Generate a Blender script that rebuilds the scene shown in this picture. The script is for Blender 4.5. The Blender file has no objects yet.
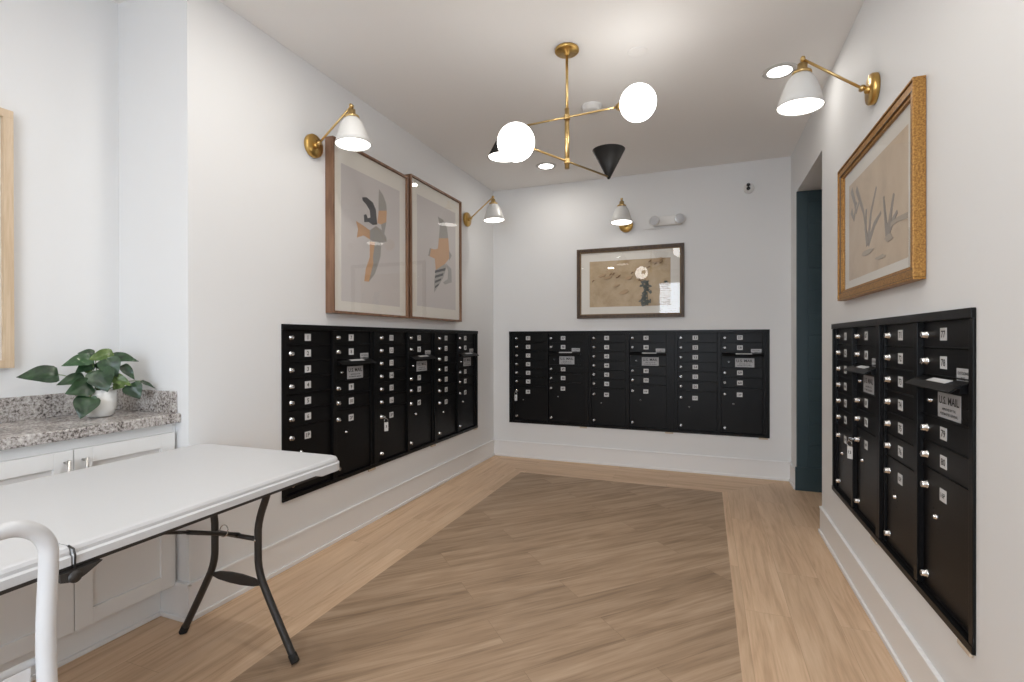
import bpy, bmesh, math, random
from mathutils import Vector, Matrix
random.seed(7)
C = bpy.context.scene.collection
PI = math.pi

# ---------------------------------------------------------------- camera
CAM_H, FPX, YAW, PITCH, ROLL = 1.1997, 500.34, 0.3691, -0.0027, -0.0017
cd = bpy.data.cameras.new('camera'); cam = bpy.data.objects.new('camera', cd); C.objects.link(cam)
fw = Vector((-math.sin(YAW)*math.cos(PITCH), math.cos(YAW)*math.cos(PITCH), math.sin(PITCH)))
rt = Vector((math.cos(YAW), math.sin(YAW), 0)); up = rt.cross(fw)
r2 = rt*math.cos(ROLL)+up*math.sin(ROLL); u2 = -rt*math.sin(ROLL)+up*math.cos(ROLL)
m3 = Matrix((r2, u2, -fw)).transposed()
cam.matrix_world = Matrix.Translation((0, 0, CAM_H)) @ m3.to_4x4()
cd.sensor_width = 36; cd.sensor_fit = 'HORIZONTAL'; cd.lens = FPX*36/1024; cd.clip_start = .02
bpy.context.scene.camera = cam

# ---------------------------------------------------------------- world, light, exposure
XL, XR, YB, ZC = -2.0614, 0.675, 4.794, 2.743
YF = -2.0            # wall behind the camera
XA = -2.514          # back wall of the counter alcove
YA = 1.495           # end wall of the alcove
OPN, OPF, OPZ = 3.595, 4.53, 2.372
w = bpy.data.worlds.new('sky'); bpy.context.scene.world = w; w.use_nodes = True
wn = w.node_tree.nodes; bg = wn['Background']
bg.inputs[0].default_value = (.62, .78, 1, 1); bg.inputs[1].default_value = 2.6
vs = bpy.context.scene.view_settings
vs.view_transform = 'Standard'; vs.look = 'None'; vs.gamma = 1; vs.use_curve_mapping = False
vs.exposure = 0.08
bpy.context.scene.cycles.max_bounces = 10
bpy.context.scene.cycles.diffuse_bounces = 6
bpy.context.scene.cycles.sample_clamp_indirect = 4
bpy.context.scene.cycles.caustics_reflective = False
bpy.context.scene.cycles.caustics_refractive = False

def area(name, loc, rot, sx, sy, watts, col=(1, 1, 1), shape='RECTANGLE', spread=PI):
    l = bpy.data.lights.new(name, 'AREA'); l.shape = shape; l.size = sx; l.size_y = sy
    l.energy = watts; l.color = col; l.spread = spread
    o = bpy.data.objects.new(name, l); C.objects.link(o); o.location = loc; o.rotation_euler = rot
    return o
# daylight through the windows behind the camera (the lamps sit outside the panes)
WINS = [(-1.0, .5, .75, 2.5)]
for x0, x1, z0, z1 in WINS:
    area('window_daylight', ((x0+x1)/2, YF-.28, (z0+z1)/2), (PI/2, 0, 0), x1-x0+.2, z1-z0+.1, 92, (.86, .93, 1))
DOWN = [(.398, 3.245), (-1.32, 4.26), (-1.32, 1.62), (.1, 1.2), (-1.5, .1), (-.3, -1.1), (-1.9, -1.2)]  # first pair is in view; the rest are added unseen to brighten the room
for x, y in DOWN:
    area('downlight_glow', (x, y, ZC-.012), (0, 0, 0), .12, .12, 1.5 if x > .3 else 3.5 if y > 4 else 7.0, (1, .95, .88), 'DISK')

# ---------------------------------------------------------------- materials
MATS = {}
def nt(name):
    m = bpy.data.materials.new(name); m.use_nodes = True
    t = m.node_tree; return m, t, t.nodes, t.links, t.nodes['Principled BSDF']
def mat(name, col, rough=.5, metal=0, spec=.5, bump=0, bscale=200, var=0, vscale=8, emit=0, coat=0):
    if name in MATS: return MATS[name]
    m, t, n, l, b = nt(name)
    b.inputs['Base Color'].default_value = (*col, 1); b.inputs['Roughness'].default_value = rough
    b.inputs['Metallic'].default_value = metal; b.inputs['Specular IOR Level'].default_value = spec
    b.inputs['Coat Weight'].default_value = coat
    tc = n.new('ShaderNodeTexCoord')
    if bump:
        no = n.new('ShaderNodeTexNoise'); no.inputs['Scale'].default_value = bscale; no.inputs['Detail'].default_value = 3
        l.new(tc.outputs['Object'], no.inputs['Vector'])
        bu = n.new('ShaderNodeBump'); bu.inputs['Strength'].default_value = bump; bu.inputs['Distance'].default_value = .002
        l.new(no.outputs['Fac'], bu.inputs['Height']); l.new(bu.outputs[0], b.inputs['Normal'])
    if var:
        no = n.new('ShaderNodeTexNoise'); no.inputs['Scale'].default_value = vscale; no.inputs['Detail'].default_value = 4
        l.new(tc.outputs['Object'], no.inputs['Vector'])
        mx = n.new('ShaderNodeMix'); mx.data_type = 'RGBA'
        mx.inputs[6].default_value = (*[c*(1-var) for c in col], 1); mx.inputs[7].default_value = (*[min(1, c*(1+var)) for c in col], 1)
        l.new(no.outputs['Fac'], mx.inputs[0]); l.new(mx.outputs[2], b.inputs['Base Color'])
    if emit:
        b.inputs['Emission Color'].default_value = (*col, 1); b.inputs['Emission Strength'].default_value = emit
    MATS[name] = m; return m

wallp = mat('white_wall_paint', (.755, .758, .76), .6, bump=.06, bscale=350, spec=.3)
ceilp = mat('ceiling_paint', (.87, .86, .845), .8, bump=.08, bscale=250, spec=.2)
trimp = mat('white_trim_paint', (.80, .80, .80), .38)
cabp = mat('white_cabinet_paint', (.78, .78, .77), .4)
nickel = mat('brushed_nickel', (.55, .54, .52), .3, 1)
chrome = mat('lock_chrome', (.75, .75, .75), .25, 1)
brass = mat('brushed_brass', (.62, .40, .13), .3, 1, var=.12, vscale=60)
brassp = mat('pale_brass', (.66, .47, .21), .28, 1)
black = mat('black_powder_coat', (.0045, .0045, .005), .38, bump=.1, bscale=900, spec=.2)
blackd = mat('dark_slot', (.004, .004, .004), .6)
blkm = mat('black_lamp_metal', (.010, .009, .0085), .55, spec=.3)
label = mat('label_white', (.62, .62, .62), .5)
silver = mat('label_silver', (.45, .45, .46), .5)
ink = mat('label_ink', (.02, .02, .02), .6)
shimm = mat('bare_wood_shim', (.55, .46, .36), .7, var=.1, vscale=40)
plast = mat('white_plastic', (.58, .585, .595), .42, bump=.15, bscale=500)
tubew = mat('white_tube_enamel', (.60, .605, .615), .3, coat=.3)
legm = mat('charcoal_leg_steel', (.03, .027, .025), .42)
shade = mat('white_lamp_shade', (.64, .635, .62), .35)
bulb = mat('glow_diffuser_panel', (1, .97, .92), .5, emit=4)
globe = mat('opal_globe_glow', (1, .97, .93), .25, emit=8)
dlm = mat('downlight_glow_panel', (1, .98, .95), .5, emit=8)
potm = mat('white_ceramic', (.76, .76, .74), .25)
soil = mat('potting_soil', (.02, .014, .01), .9, bump=1, bscale=120)
stemm = mat('plant_stem', (.13, .2, .05), .5)
matb = mat('cream_mat_board', (.78, .75, .69), .8)
teal = mat('dark_teal_paint', (.020, .044, .054), .45)
tealg = mat('teal_groove', (.006, .014, .019), .6)
plastw = mat('fixture_white_plastic', (.75, .74, .72), .4)
blindm = mat('blind_slat_white', (.8, .82, .85), .5)
lens = mat('lens_clear', (.55, .56, .58), .15, coat=.5)

def glass_mat():
    m, t, n, l, b = nt('picture_glass')
    g = n.new('ShaderNodeBsdfGlossy'); g.inputs['Roughness'].default_value = .01
    tr = n.new('ShaderNodeBsdfTransparent'); ge = n.new('ShaderNodeNewGeometry')
    dt = n.new('ShaderNodeVectorMath'); dt.operation = 'DOT_PRODUCT'; l.new(ge.outputs['Normal'], dt.inputs[0]); l.new(ge.outputs['Incoming'], dt.inputs[1])
    ab = n.new('ShaderNodeMath'); ab.operation = 'ABSOLUTE'; l.new(dt.outputs['Value'], ab.inputs[0])
    iv = n.new('ShaderNodeMath'); iv.operation = 'SUBTRACT'; iv.inputs[0].default_value = 1; l.new(ab.outputs[0], iv.inputs[1])
    pw = n.new('ShaderNodeMath'); pw.operation = 'POWER'; pw.inputs[1].default_value = 5; l.new(iv.outputs[0], pw.inputs[0])
    f = n.new('ShaderNodeMath'); f.operation = 'MULTIPLY_ADD'; f.inputs[1].default_value = .93; f.inputs[2].default_value = .07; l.new(pw.outputs[0], f.inputs[0])
    mx = n.new('ShaderNodeMixShader'); l.new(f.outputs[0], mx.inputs[0]); l.new(tr.outputs[0], mx.inputs[1]); l.new(g.outputs[0], mx.inputs[2])
    l.new(mx.outputs[0], n['Material Output'].inputs[0]); return m
glass = glass_mat()

def wood(name, c1, c2, scale=1.0, axis=2, rough=.45, fine=60):
    """straight grain along one axis"""
    m, t, n, l, b = nt(name)
    tc = n.new('ShaderNodeTexCoord'); mp = n.new('ShaderNodeMapping')
    s = [14*scale]*3; s[axis] = 1.2*scale; mp.inputs['Scale'].default_value = s
    l.new(tc.outputs['Object'], mp.inputs[0])
    no = n.new('ShaderNodeTexNoise'); no.inputs['Scale'].default_value = 3; no.inputs['Detail'].default_value = 6; no.inputs['Distortion'].default_value = .6
    l.new(mp.outputs[0], no.inputs['Vector'])
    r = n.new('ShaderNodeValToRGB'); r.color_ramp.elements[0].position = .35; r.color_ramp.elements[0].color = (*c1, 1)
    r.color_ramp.elements[1].position = .68; r.color_ramp.elements[1].color = (*c2, 1)
    l.new(no.outputs['Fac'], r.inputs[0]); l.new(r.outputs[0], b.inputs['Base Color']); b.inputs['Roughness'].default_value = rough
    return m
walnut = wood('walnut_frame_wood', (.15, .075, .042), (.27, .15, .09), 1)
walnuty = wood('walnut_frame_wood_rail', (.15, .075, .042), (.27, .15, .09), 1, axis=0)
oak = wood('light_oak_frame', (.56, .42, .28), (.66, .52, .37), 2)
darkg = wood('antique_bronze_frame', (.045, .026, .014), (.12, .07, .035), 2)

def gold_mat():
    m, t, n, l, b = nt('antique_gold_leaf')
    tc = n.new('ShaderNodeTexCoord'); no = n.new('ShaderNodeTexNoise'); no.inputs['Scale'].default_value = 170; no.inputs['Detail'].default_value = 6
    l.new(tc.outputs['Object'], no.inputs['Vector'])
    r = n.new('ShaderNodeValToRGB'); e = r.color_ramp.elements
    e[0].position = .34; e[0].color = (.22, .10, .022, 1); e[1].position = .64; e[1].color = (.46, .24, .06, 1)
    l.new(no.outputs['Fac'], r.inputs[0]); l.new(r.outputs[0], b.inputs['Base Color'])
    b.inputs['Roughness'].default_value = .42; b.inputs['Metallic'].default_value = .45
    return m
gold = gold_mat()

def plank_mat(name, base, dark, light, rotz, off=(0, 0), pw=.182, pl=1.22, gs=1.0, vari=.07):
    m, t, n, l, b = nt(name)
    tc = n.new('ShaderNodeTexCoord'); mp = n.new('ShaderNodeMapping'); mp.inputs['Rotation'].default_value = (0, 0, rotz)
    mp.inputs['Location'].default_value = (off[0], off[1], 0)
    l.new(tc.outputs['Object'], mp.inputs[0])
    br = n.new('ShaderNodeTexBrick'); br.inputs['Scale'].default_value = 1; br.inputs['Brick Width'].default_value = pl; br.inputs['Row Height'].default_value = pw
    br.inputs['Mortar Size'].default_value = .0009; br.inputs['Mortar Smooth'].default_value = .5; br.offset = .37; br.offset_frequency = 2
    br.inputs['Color1'].default_value = (0, 0, 0, 1); br.inputs['Color2'].default_value = (1, 1, 1, 1); br.inputs['Mortar'].default_value = (.5, .5, .5, 1)
    l.new(mp.outputs[0], br.inputs['Vector'])
    # grain, shifted per plank
    sh = n.new('ShaderNodeVectorMath'); sh.operation = 'MULTIPLY_ADD'
    l.new(br.outputs['Color'], sh.inputs[0]); sh.inputs[1].default_value = (7.3, 3.1, 5.7)
    l.new(mp.outputs[0], sh.inputs[2])
    st = n.new('ShaderNodeMapping'); st.inputs['Scale'].default_value = (.75*gs, 10*gs, 6)
    l.new(sh.outputs[0], st.inputs[0])
    n1 = n.new('ShaderNodeTexNoise'); n1.inputs['Scale'].default_value = 1.6; n1.inputs['Detail'].default_value = 5; n1.inputs['Distortion'].default_value = .9
    l.new(st.outputs[0], n1.inputs['Vector'])
    # cathedral rings
    mu = n.new('ShaderNodeMath'); mu.operation = 'MULTIPLY'; mu.inputs[1].default_value = 70
    sn = n.new('ShaderNodeMath'); sn.operation = 'SINE'
    n3 = n.new('ShaderNodeTexNoise'); n3.inputs['Scale'].default_value = .8; n3.inputs['Detail'].default_value = 2; n3.inputs['Distortion'].default_value = .3
    l.new(st.outputs[0], n3.inputs['Vector']); l.new(n3.outputs['Fac'], mu.inputs[0]); l.new(mu.outputs[0], sn.inputs[0])
    st2 = n.new('ShaderNodeMapping'); st2.inputs['Scale'].default_value = (9, 170, 6); l.new(sh.outputs[0], st2.inputs[0])
    n2 = n.new('ShaderNodeTexNoise'); n2.inputs['Scale'].default_value = 1; n2.inputs['Detail'].default_value = 3; l.new(st2.outputs[0], n2.inputs['Vector'])
    a1 = n.new('ShaderNodeMath'); a1.operation = 'MULTIPLY_ADD'; l.new(sn.outputs[0], a1.inputs[0]); a1.inputs[1].default_value = .055; l.new(n1.outputs['Fac'], a1.inputs[2])
    a2 = n.new('ShaderNodeMath'); a2.operation = 'MULTIPLY_ADD'; l.new(n2.outputs['Fac'], a2.inputs[0]); a2.inputs[1].default_value = .35; l.new(a1.outputs[0], a2.inputs[2])
    r = n.new('ShaderNodeValToRGB'); e = r.color_ramp.elements
    e[0].position = .42; e[0].color = (*dark, 1); e[1].position = .92; e[1].color = (*light, 1)
    x = r.color_ramp.elements.new(.66); x.color = (*base, 1)
    l.new(a2.outputs[0], r.inputs[0])
    hv = n.new('ShaderNodeMix'); hv.data_type = 'RGBA'; hv.blend_type = 'MULTIPLY'; hv.inputs[0].default_value = 1
    vr = n.new('ShaderNodeMapRange'); vr.inputs[3].default_value = 1-vari; vr.inputs[4].default_value = 1+vari*.6
    l.new(br.outputs['Color'], vr.inputs[0]); l.new(r.outputs[0], hv.inputs[6]); l.new(vr.outputs[0], hv.inputs[7])
    mo = n.new('ShaderNodeMix'); mo.data_type = 'RGBA'; l.new(br.outputs['Fac'], mo.inputs[0]); l.new(hv.outputs[2], mo.inputs[6])
    mo.inputs[7].default_value = (*[c*.85 for c in dark], 1)
    l.new(mo.outputs[2], b.inputs['Base Color'])
    b.inputs['Roughness'].default_value = .5; b.inputs['Specular IOR Level'].default_value = .35
    bu = n.new('ShaderNodeBump'); bu.inputs['Strength'].default_value = .12; bu.inputs['Distance'].default_value = .002
    l.new(a2.outputs[0], bu.inputs['Height']); l.new(bu.outputs[0], b.inputs['Normal'])
    return m
LB = ((.66, .46, .30), (.53, .35, .22), (.74, .54, .37))
fl_side = plank_mat('light_oak_planks_lengthwise', *LB, PI/2, (0, .02))
fl_back = plank_mat('light_oak_planks_crosswise', *LB, 0, (.3, .03))
fl_in = plank_mat('grey_brown_planks_diagonal', (.385, .265, .172), (.255, .172, .108), (.485, .35, .238), -PI/4, (0, 0), vari=.07)

def granite_mat():
    m, t, n, l, b = nt('speckled_granite')
    tc = n.new('ShaderNodeTexCoord')
    n1 = n.new('ShaderNodeTexNoise'); n1.inputs['Scale'].default_value = 95; n1.inputs['Detail'].default_value = 7; n1.inputs['Roughness'].default_value = .7
    n2 = n.new('ShaderNodeTexNoise'); n2.inputs['Scale'].default_value = 11; n2.inputs['Detail'].default_value = 3; n2.inputs['Distortion'].default_value = 1
    l.new(tc.outputs['Object'], n1.inputs['Vector']); l.new(tc.outputs['Object'], n2.inputs['Vector'])
    mu = n.new('ShaderNodeMath'); mu.operation = 'MULTIPLY_ADD'; l.new(n2.outputs['Fac'], mu.inputs[0]); mu.inputs[1].default_value = .30; l.new(n1.outputs['Fac'], mu.inputs[2])
    r = n.new('ShaderNodeValToRGB'); e = r.color_ramp.elements
    e[0].position = .50; e[0].color = (.05, .045, .045, 1); e[1].position = .82; e[1].color = (.66, .64, .61, 1)
    for p, c in ((.565, (.19, .165, .15)), (.62, (.34, .31, .29)), (.70, (.47, .44, .42))):
        x = e.new(p); x.color = (*c, 1)
    l.new(mu.outputs[0], r.inputs[0]); l.new(r.outputs[0], b.inputs['Base Color']); b.inputs['Roughness'].default_value = .22
    return m
granite = granite_mat()

def paper_mat(name, c1, c2, c3, sc=6):
    m, t, n, l, b = nt(name)
    tc = n.new('ShaderNodeTexCoord'); no = n.new('ShaderNodeTexNoise'); no.inputs['Scale'].default_value = sc; no.inputs['Detail'].default_value = 8; no.inputs['Roughness'].default_value = .65; no.inputs['Distortion'].default_value = .5
    l.new(tc.outputs['Object'], no.inputs['Vector'])
    r = n.new('ShaderNodeValToRGB'); e = r.color_ramp.elements
    e[0].position = .3; e[0].color = (*c1, 1); e[1].position = .72; e[1].color = (*c3, 1); x = e.new(.5); x.color = (*c2, 1)
    l.new(no.outputs['Fac'], r.inputs[0]); l.new(r.outputs[0], b.inputs['Base Color']); b.inputs['Roughness'].default_value = .85
    return m
tanp = paper_mat('aged_tan_paper', (.40, .28, .16), (.52, .39, .24), (.60, .47, .31), 7)
silkp = paper_mat('faded_silk_paper', (.48, .37, .25), (.60, .47, .33), (.66, .54, .40), 4)
greyp = mat('pale_lilac_print_paper', (.62, .585, .57), .85)

def leaf_mat(name, c1, c2, c3):
    m, t, n, l, b = nt(name)
    tc = n.new('ShaderNodeTexCoord'); no = n.new('ShaderNodeTexNoise'); no.inputs['Scale'].default_value = 28; no.inputs['Detail'].default_value = 3; no.inputs['Distortion'].default_value = .8
    l.new(tc.outputs['Object'], no.inputs['Vector'])
    r = n.new('ShaderNodeValToRGB'); e = r.color_ramp.elements
    e[0].position = .4; e[0].color = (*c1, 1); e[1].position = .6; e[1].color = (*c2, 1)
    if c3: x = e.new(.66); x.color = (*c3, 1)
    l.new(no.outputs['Fac'], r.inputs[0]); l.new(r.outputs[0], b.inputs['Base Color']); b.inputs['Roughness'].default_value = .33
    return m
leafd = leaf_mat('dark_green_leaf', (.010, .030, .012), (.024, .062, .024), None)
leafl = leaf_mat('olive_green_leaf', (.06, .11, .02), (.12, .18, .05), None)
leafv = leaf_mat('variegated_leaf', (.02, .06, .022), (.04, .10, .035), (.62, .64, .5))

# ---------------------------------------------------------------- mesh helpers
def nbm(): return bmesh.new()
def box(bm, a, b, mi=0, bev=0):
    r = bmesh.ops.create_cube(bm, size=1)
    vs_ = r['verts']; s = [b[i]-a[i] for i in range(3)]; c = [(a[i]+b[i])/2 for i in range(3)]
    for v in vs_: v.co = Vector((v.co.x*s[0]+c[0], v.co.y*s[1]+c[1], v.co.z*s[2]+c[2]))
    fs = list({f for v in vs_ for f in v.link_faces})
    if bev:
        es = list({e for f in fs for e in f.edges})
        rr = bmesh.ops.bevel(bm, geom=es, offset=bev, segments=2, affect='EDGES', profile=.6, clamp_overlap=True)
        fs = [f for f in rr['faces'] if f.is_valid] + [f for f in fs if f.is_valid]
    for f in fs: f.material_index = mi
    return fs
def frame_of(d):
    d = d.normalized(); a = Vector((0, 0, 1)) if abs(d.z) < .95 else Vector((1, 0, 0))
    x = a.cross(d).normalized(); return x, d.cross(x)
def tube(bm, pts, r, seg=12, mi=0, caps=True, rs=None, flat=1.0):
    pts = [Vector(p) for p in pts]; rings = []; px = None
    for i, p in enumerate(pts):
        if i == 0: d = pts[1]-p
        elif i == len(pts)-1: d = p-pts[-2]
        else: d = (pts[i+1]-p).normalized()+(p-pts[i-1]).normalized()
        d.normalize()
        if px is None: x, y = frame_of(d)
        else:
            x = (px-d*px.dot(d)).normalized(); y = d.cross(x)
        px = x; rr = rs[i] if rs else r
        rings.append([bm.verts.new(p+x*rr*math.cos(2*PI*k/seg)+y*rr*flat*math.sin(2*PI*k/seg)) for k in range(seg)])
    for a, b in zip(rings, rings[1:]):
        for k in range(seg):
            f = bm.faces.new((a[k], a[(k+1) % seg], b[(k+1) % seg], b[k])); f.smooth = True; f.material_index = mi
    if caps:
        f = bm.faces.new(list(reversed(rings[0]))); f.material_index = mi
        f = bm.faces.new(rings[-1]); f.material_index = mi
def lathe(bm, prof, c=(0, 0, 0), axis=(0, 0, 1), seg=32, mi=0, mis=None, smooth=True):
    """prof: list of (radius, height along the axis)"""
    c = Vector(c); d = Vector(axis).normalized(); x, y = frame_of(d); rings = []
    for r, h in prof:
        if r < 1e-6: rings.append([bm.verts.new(c+d*h)])
        else: rings.append([bm.verts.new(c+d*h+(x*math.cos(2*PI*k/seg)+y*math.sin(2*PI*k/seg))*r) for k in range(seg)])
    for i, (a, b) in enumerate(zip(rings, rings[1:])):
        for k in range(seg):
            k2 = (k+1) % seg
            if len(a) == 1 and len(b) == 1: continue
            vs_ = (a[0], b[k2], b[k]) if len(a) == 1 else (a[k], a[k2], b[0]) if len(b) == 1 else (a[k], a[k2], b[k2], b[k])
            f = bm.faces.new(vs_); f.smooth = smooth; f.material_index = mis[i] if mis else mi
def poly(bm, pts, y0, y1, mi=0):
    """polygon (u, v) in the x-z plane, extruded from y0 to y1"""
    a = [bm.verts.new((u, y0, v)) for u, v in pts]; b = [bm.verts.new((u, y1, v)) for u, v in pts]
    n = len(pts); fs = [bm.faces.new(a), bm.faces.new(list(reversed(b)))]
    for k in range(n): fs.append(bm.faces.new((a[k], b[k], b[(k+1) % n], a[(k+1) % n])))
    for f in fs: f.material_index = mi
def arc(c, r, a0, a1, n, ax=(1, 0, 0), ay=(0, 0, 1)):
    c, ax, ay = Vector(c), Vector(ax), Vector(ay)
    return [c+ax*r*math.cos(a0+(a1-a0)*k/n)+ay*r*math.sin(a0+(a1-a0)*k/n) for k in range(n+1)]
def obj(name, bm, mats, parent=None, loc=None, rz=0, autosm=False):
    bmesh.ops.recalc_face_normals(bm, faces=bm.faces[:])
    me = bpy.data.meshes.new(name); bm.to_mesh(me); bm.free()
    for m in (mats if isinstance(mats, (list, tuple)) else [mats]): me.materials.append(m)
    o = bpy.data.objects.new(name, me); C.objects.link(o)
    if parent: o.parent = parent
    if loc is not None: o.location = loc
    o.rotation_euler.z = rz
    return o
def thing(name, label, cat, loc=(0, 0, 0), rz=0, group=None):
    o = bpy.data.objects.new(name, None); C.objects.link(o); o.empty_display_size = .05
    o.location = loc; o.rotation_euler.z = rz; o['label'] = label; o['category'] = cat
    if group: o['group'] = group
    return o
def tag(o, label, cat, group=None):
    o['label'] = label; o['category'] = cat
    if group: o['group'] = group
    return o
def struct(name, bm, m):
    o = obj(name, bm, m); o['kind'] = 'structure'; return o
def ctree(o, parent=None):
    c = o.copy(); C.objects.link(c)
    if parent: c.parent = parent
    for ch in list(o.children): ctree(ch, c)
    return c

_txt = {}
def text_geo(s):
    if s not in _txt:
        cu = bpy.data.curves.new('lettering', 'FONT'); cu.body = s; cu.resolution_u = 2; cu.offset = .022
        o = bpy.data.objects.new('lettering', cu); C.objects.link(o)
        bpy.context.view_layer.update()
        me = o.evaluated_get(bpy.context.evaluated_depsgraph_get()).to_mesh()
        V = [(v.co.x, v.co.y) for v in me.vertices]; F = [tuple(p.vertices) for p in me.polygons]
        o.to_mesh_clear(); bpy.data.objects.remove(o); bpy.data.curves.remove(cu)
        xs = [v[0] for v in V]; ys = [v[1] for v in V]
        _txt[s] = (V, F, min(xs), max(xs), min(ys), max(ys))
    return _txt[s]
def text(bm, s, cx, cz, w_, h_, y, mi=1):
    """flat lettering in the x-z plane facing -y, fitted into w_ x h_"""
    V, F, x0, x1, y0, y1 = text_geo(s)
    k = min(w_/(x1-x0), h_/(y1-y0))
    vs_ = [bm.verts.new((cx+(a-(x0+x1)/2)*k, y, cz+(b_-(y0+y1)/2)*k)) for a, b_ in V]
    for f in F:
        try: bm.faces.new([vs_[i] for i in f]).material_index = mi
        except ValueError: pass

# ---------------------------------------------------------------- room shell
T = .12
b = nbm()
IX0, IX1, IY1 = -1.558, .12, 4.25
def quad(pts, mi):
    f = b.faces.new([b.verts.new((x, y, 0)) for x, y in pts]); f.material_index = mi
X0, X1 = XA-.1, 2.0
quad([(IX0, YF-.1), (IX1, YF-.1), (IX1, IY1), (IX0, IY1)], 0)
quad([(X0, YF-.1), (IX0, YF-.1), (IX0, IY1), (XL-.04, YB+.04), (X0, YB+.04)], 1)
quad([(IX0, IY1), (IX1, IY1), (XR, YB+.04), (XL-.04, YB+.04)], 2)
quad([(IX1, YF-.1), (X1, YF-.1), (X1, YB+.04), (XR, YB+.04), (IX1, IY1)], 1)
r = bmesh.ops.extrude_face_region(b, geom=b.faces[:])
for v in [g for g in r['geom'] if isinstance(g, bmesh.types.BMVert)]: v.co.z -= .1
bmesh.ops.remove_doubles(b, verts=b.verts[:], dist=1e-5)
struct('floor', b, [fl_in, fl_side, fl_back])

b = nbm(); box(b, (XA-T, YF-T, ZC), (XR+T, YB+T, ZC+.1)); struct('ceiling', b, ceilp)
HZ0, HZ1 = .3535, 1.282   # niches the mailbox cabinets are set into
def niche(b, x0, x1, y0, y1, h0, h1, axis):
    def bb(u0, u1, z0, z1):
        if axis == 0: box(b, (u0, y0, z0), (u1, y1, z1))
        else: box(b, (x0, u0, z0), (x1, u1, z1))
    lo, hi = (x0, x1) if axis == 0 else (y0, y1)
    bb(lo, hi, -.1, HZ0); bb(lo, hi, HZ1, ZC); bb(lo, h0, HZ0, HZ1); bb(h1, hi, HZ0, HZ1)
b = nbm(); niche(b, XL-.5, XR+1.4, YB, YB+T, -1.8815, .510, 0); struct('wall_back', b, wallp)
b = nbm(); niche(b, XL-.5, XL, YA, YB, 1.998, 4.3895, 1); struct('wall_left', b, wallp)
b = nbm(); box(b, (XA-T, YF-T, -.1), (XA, YA, ZC)); struct('wall_alcove', b, wallp)
b = nbm(); niche(b, XR, XR+T, YF-T, OPN, 1.6955, 3.2885, 1); box(b, (XR, OPN, OPZ), (XR+T, OPF, ZC)); box(b, (XR, OPF, OPZ), (XR+T, YB, ZC)); box(b, (XR, OPF+.02, -.1), (XR+T, YB, OPZ))
bmesh.ops.remove_doubles(b, verts=b.verts[:], dist=1e-5); struct('wall_right', b, wallp)
# front wall with two windows
b = nbm(); xs = [XA-T, WINS[0][0], WINS[0][1], XR+T]; z0, z1 = .75, 2.5
box(b, (xs[0], YF-T, -.1), (xs[3], YF, z0)); box(b, (xs[0], YF-T, z1), (xs[3], YF, ZC))
for i in (0, 2): box(b, (xs[i], YF-T, z0), (xs[i+1], YF, z1))
struct('wall_front', b, wallp)
for i, (x0, x1, z0, z1) in enumerate(WINS):
    b = nbm(); q = .045
    for a, c in (((x0, z0), (x1, z0+q)), ((x0, z1-q), (x1, z1)), ((x0, z0+q), (x0+q, z1-q)), ((x1-q, z0+q), (x1, z1-q)), (((x0+q), (z0+z1)/2-.02), (x1-q, (z0+z1)/2+.02))):
        box(b, (a[0], YF-.09, a[1]), (c[0], YF-.04, c[1]), 0)
    for f_ in (b.faces.new([b.verts.new(p) for p in ((x0+q, YF-.066, z0+q), (x1-q, YF-.066, z0+q), (x1-q, YF-.066, z1-q), (x0+q, YF-.066, z1-q))]),): f_.material_index = 1
    struct('window_%d' % (i+1), b, [trimp, glass])
    t = thing('window_blind', 'white slatted blind across the bright window, seen mirrored in the landscape picture glass', 'blind', ((x0+x1)/2, YF-.012, z1-.03))
    b = nbm(); box(b, (-(x1-x0)/2+.01, -.02, -.02), ((x1-x0)/2-.01, .02, .025), 0, .004); obj('headrail', b, blindm, t)
    b = nbm()
    n_ = int((z1-z0-.08)/.05)
    for k in range(n_):
        z = -.04-k*.05
        v = [b.verts.new(p) for p in ((-(x1-x0)/2+.015, -.018, z+.006), ((x1-x0)/2-.015, -.018, z+.006), ((x1-x0)/2-.015, .018, z-.006), (-(x1-x0)/2+.015, .018, z-.006))]
        b.faces.new(v)
    obj('slats', b, blindm, t)['kind'] = 'stuff'
# passage behind the opening in the right wall
b = nbm(); PX = 1.9
box(b, (XR+T, OPN-.1, -.1), (PX+.1, OPN, OPZ+.1)); box(b, (PX, OPN, -.1), (PX+.1, OPF, OPZ+.1)); box(b, (XR+T, OPN, OPZ), (PX, OPF, OPZ+.1))
struct('wall_passage', b, wallp)
b = nbm(); box(b, (XR+.0015, OPF, 0), (PX, OPF+.02, OPZ), 0)
z = .188
struct('wall_teal', b, teal)
b = nbm()
box(b, (XR+.0015, OPF-.006, .188), (XR+.08, OPF, OPZ), 0, .0015)
while z < OPZ:
    z2 = min(z+.1748, OPZ); box(b, (XR+.0815, OPF-.006, z+.002), (PX, OPF, z2-.0065), 0, .0015); z += .1748
struct('trim_2', b, teal)
b = nbm(); box(b, (XR-.011, OPF-.016, 0), (PX, OPF-.006, .186), 0, .003); struct('baseboard_passage', b, teal)

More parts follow.
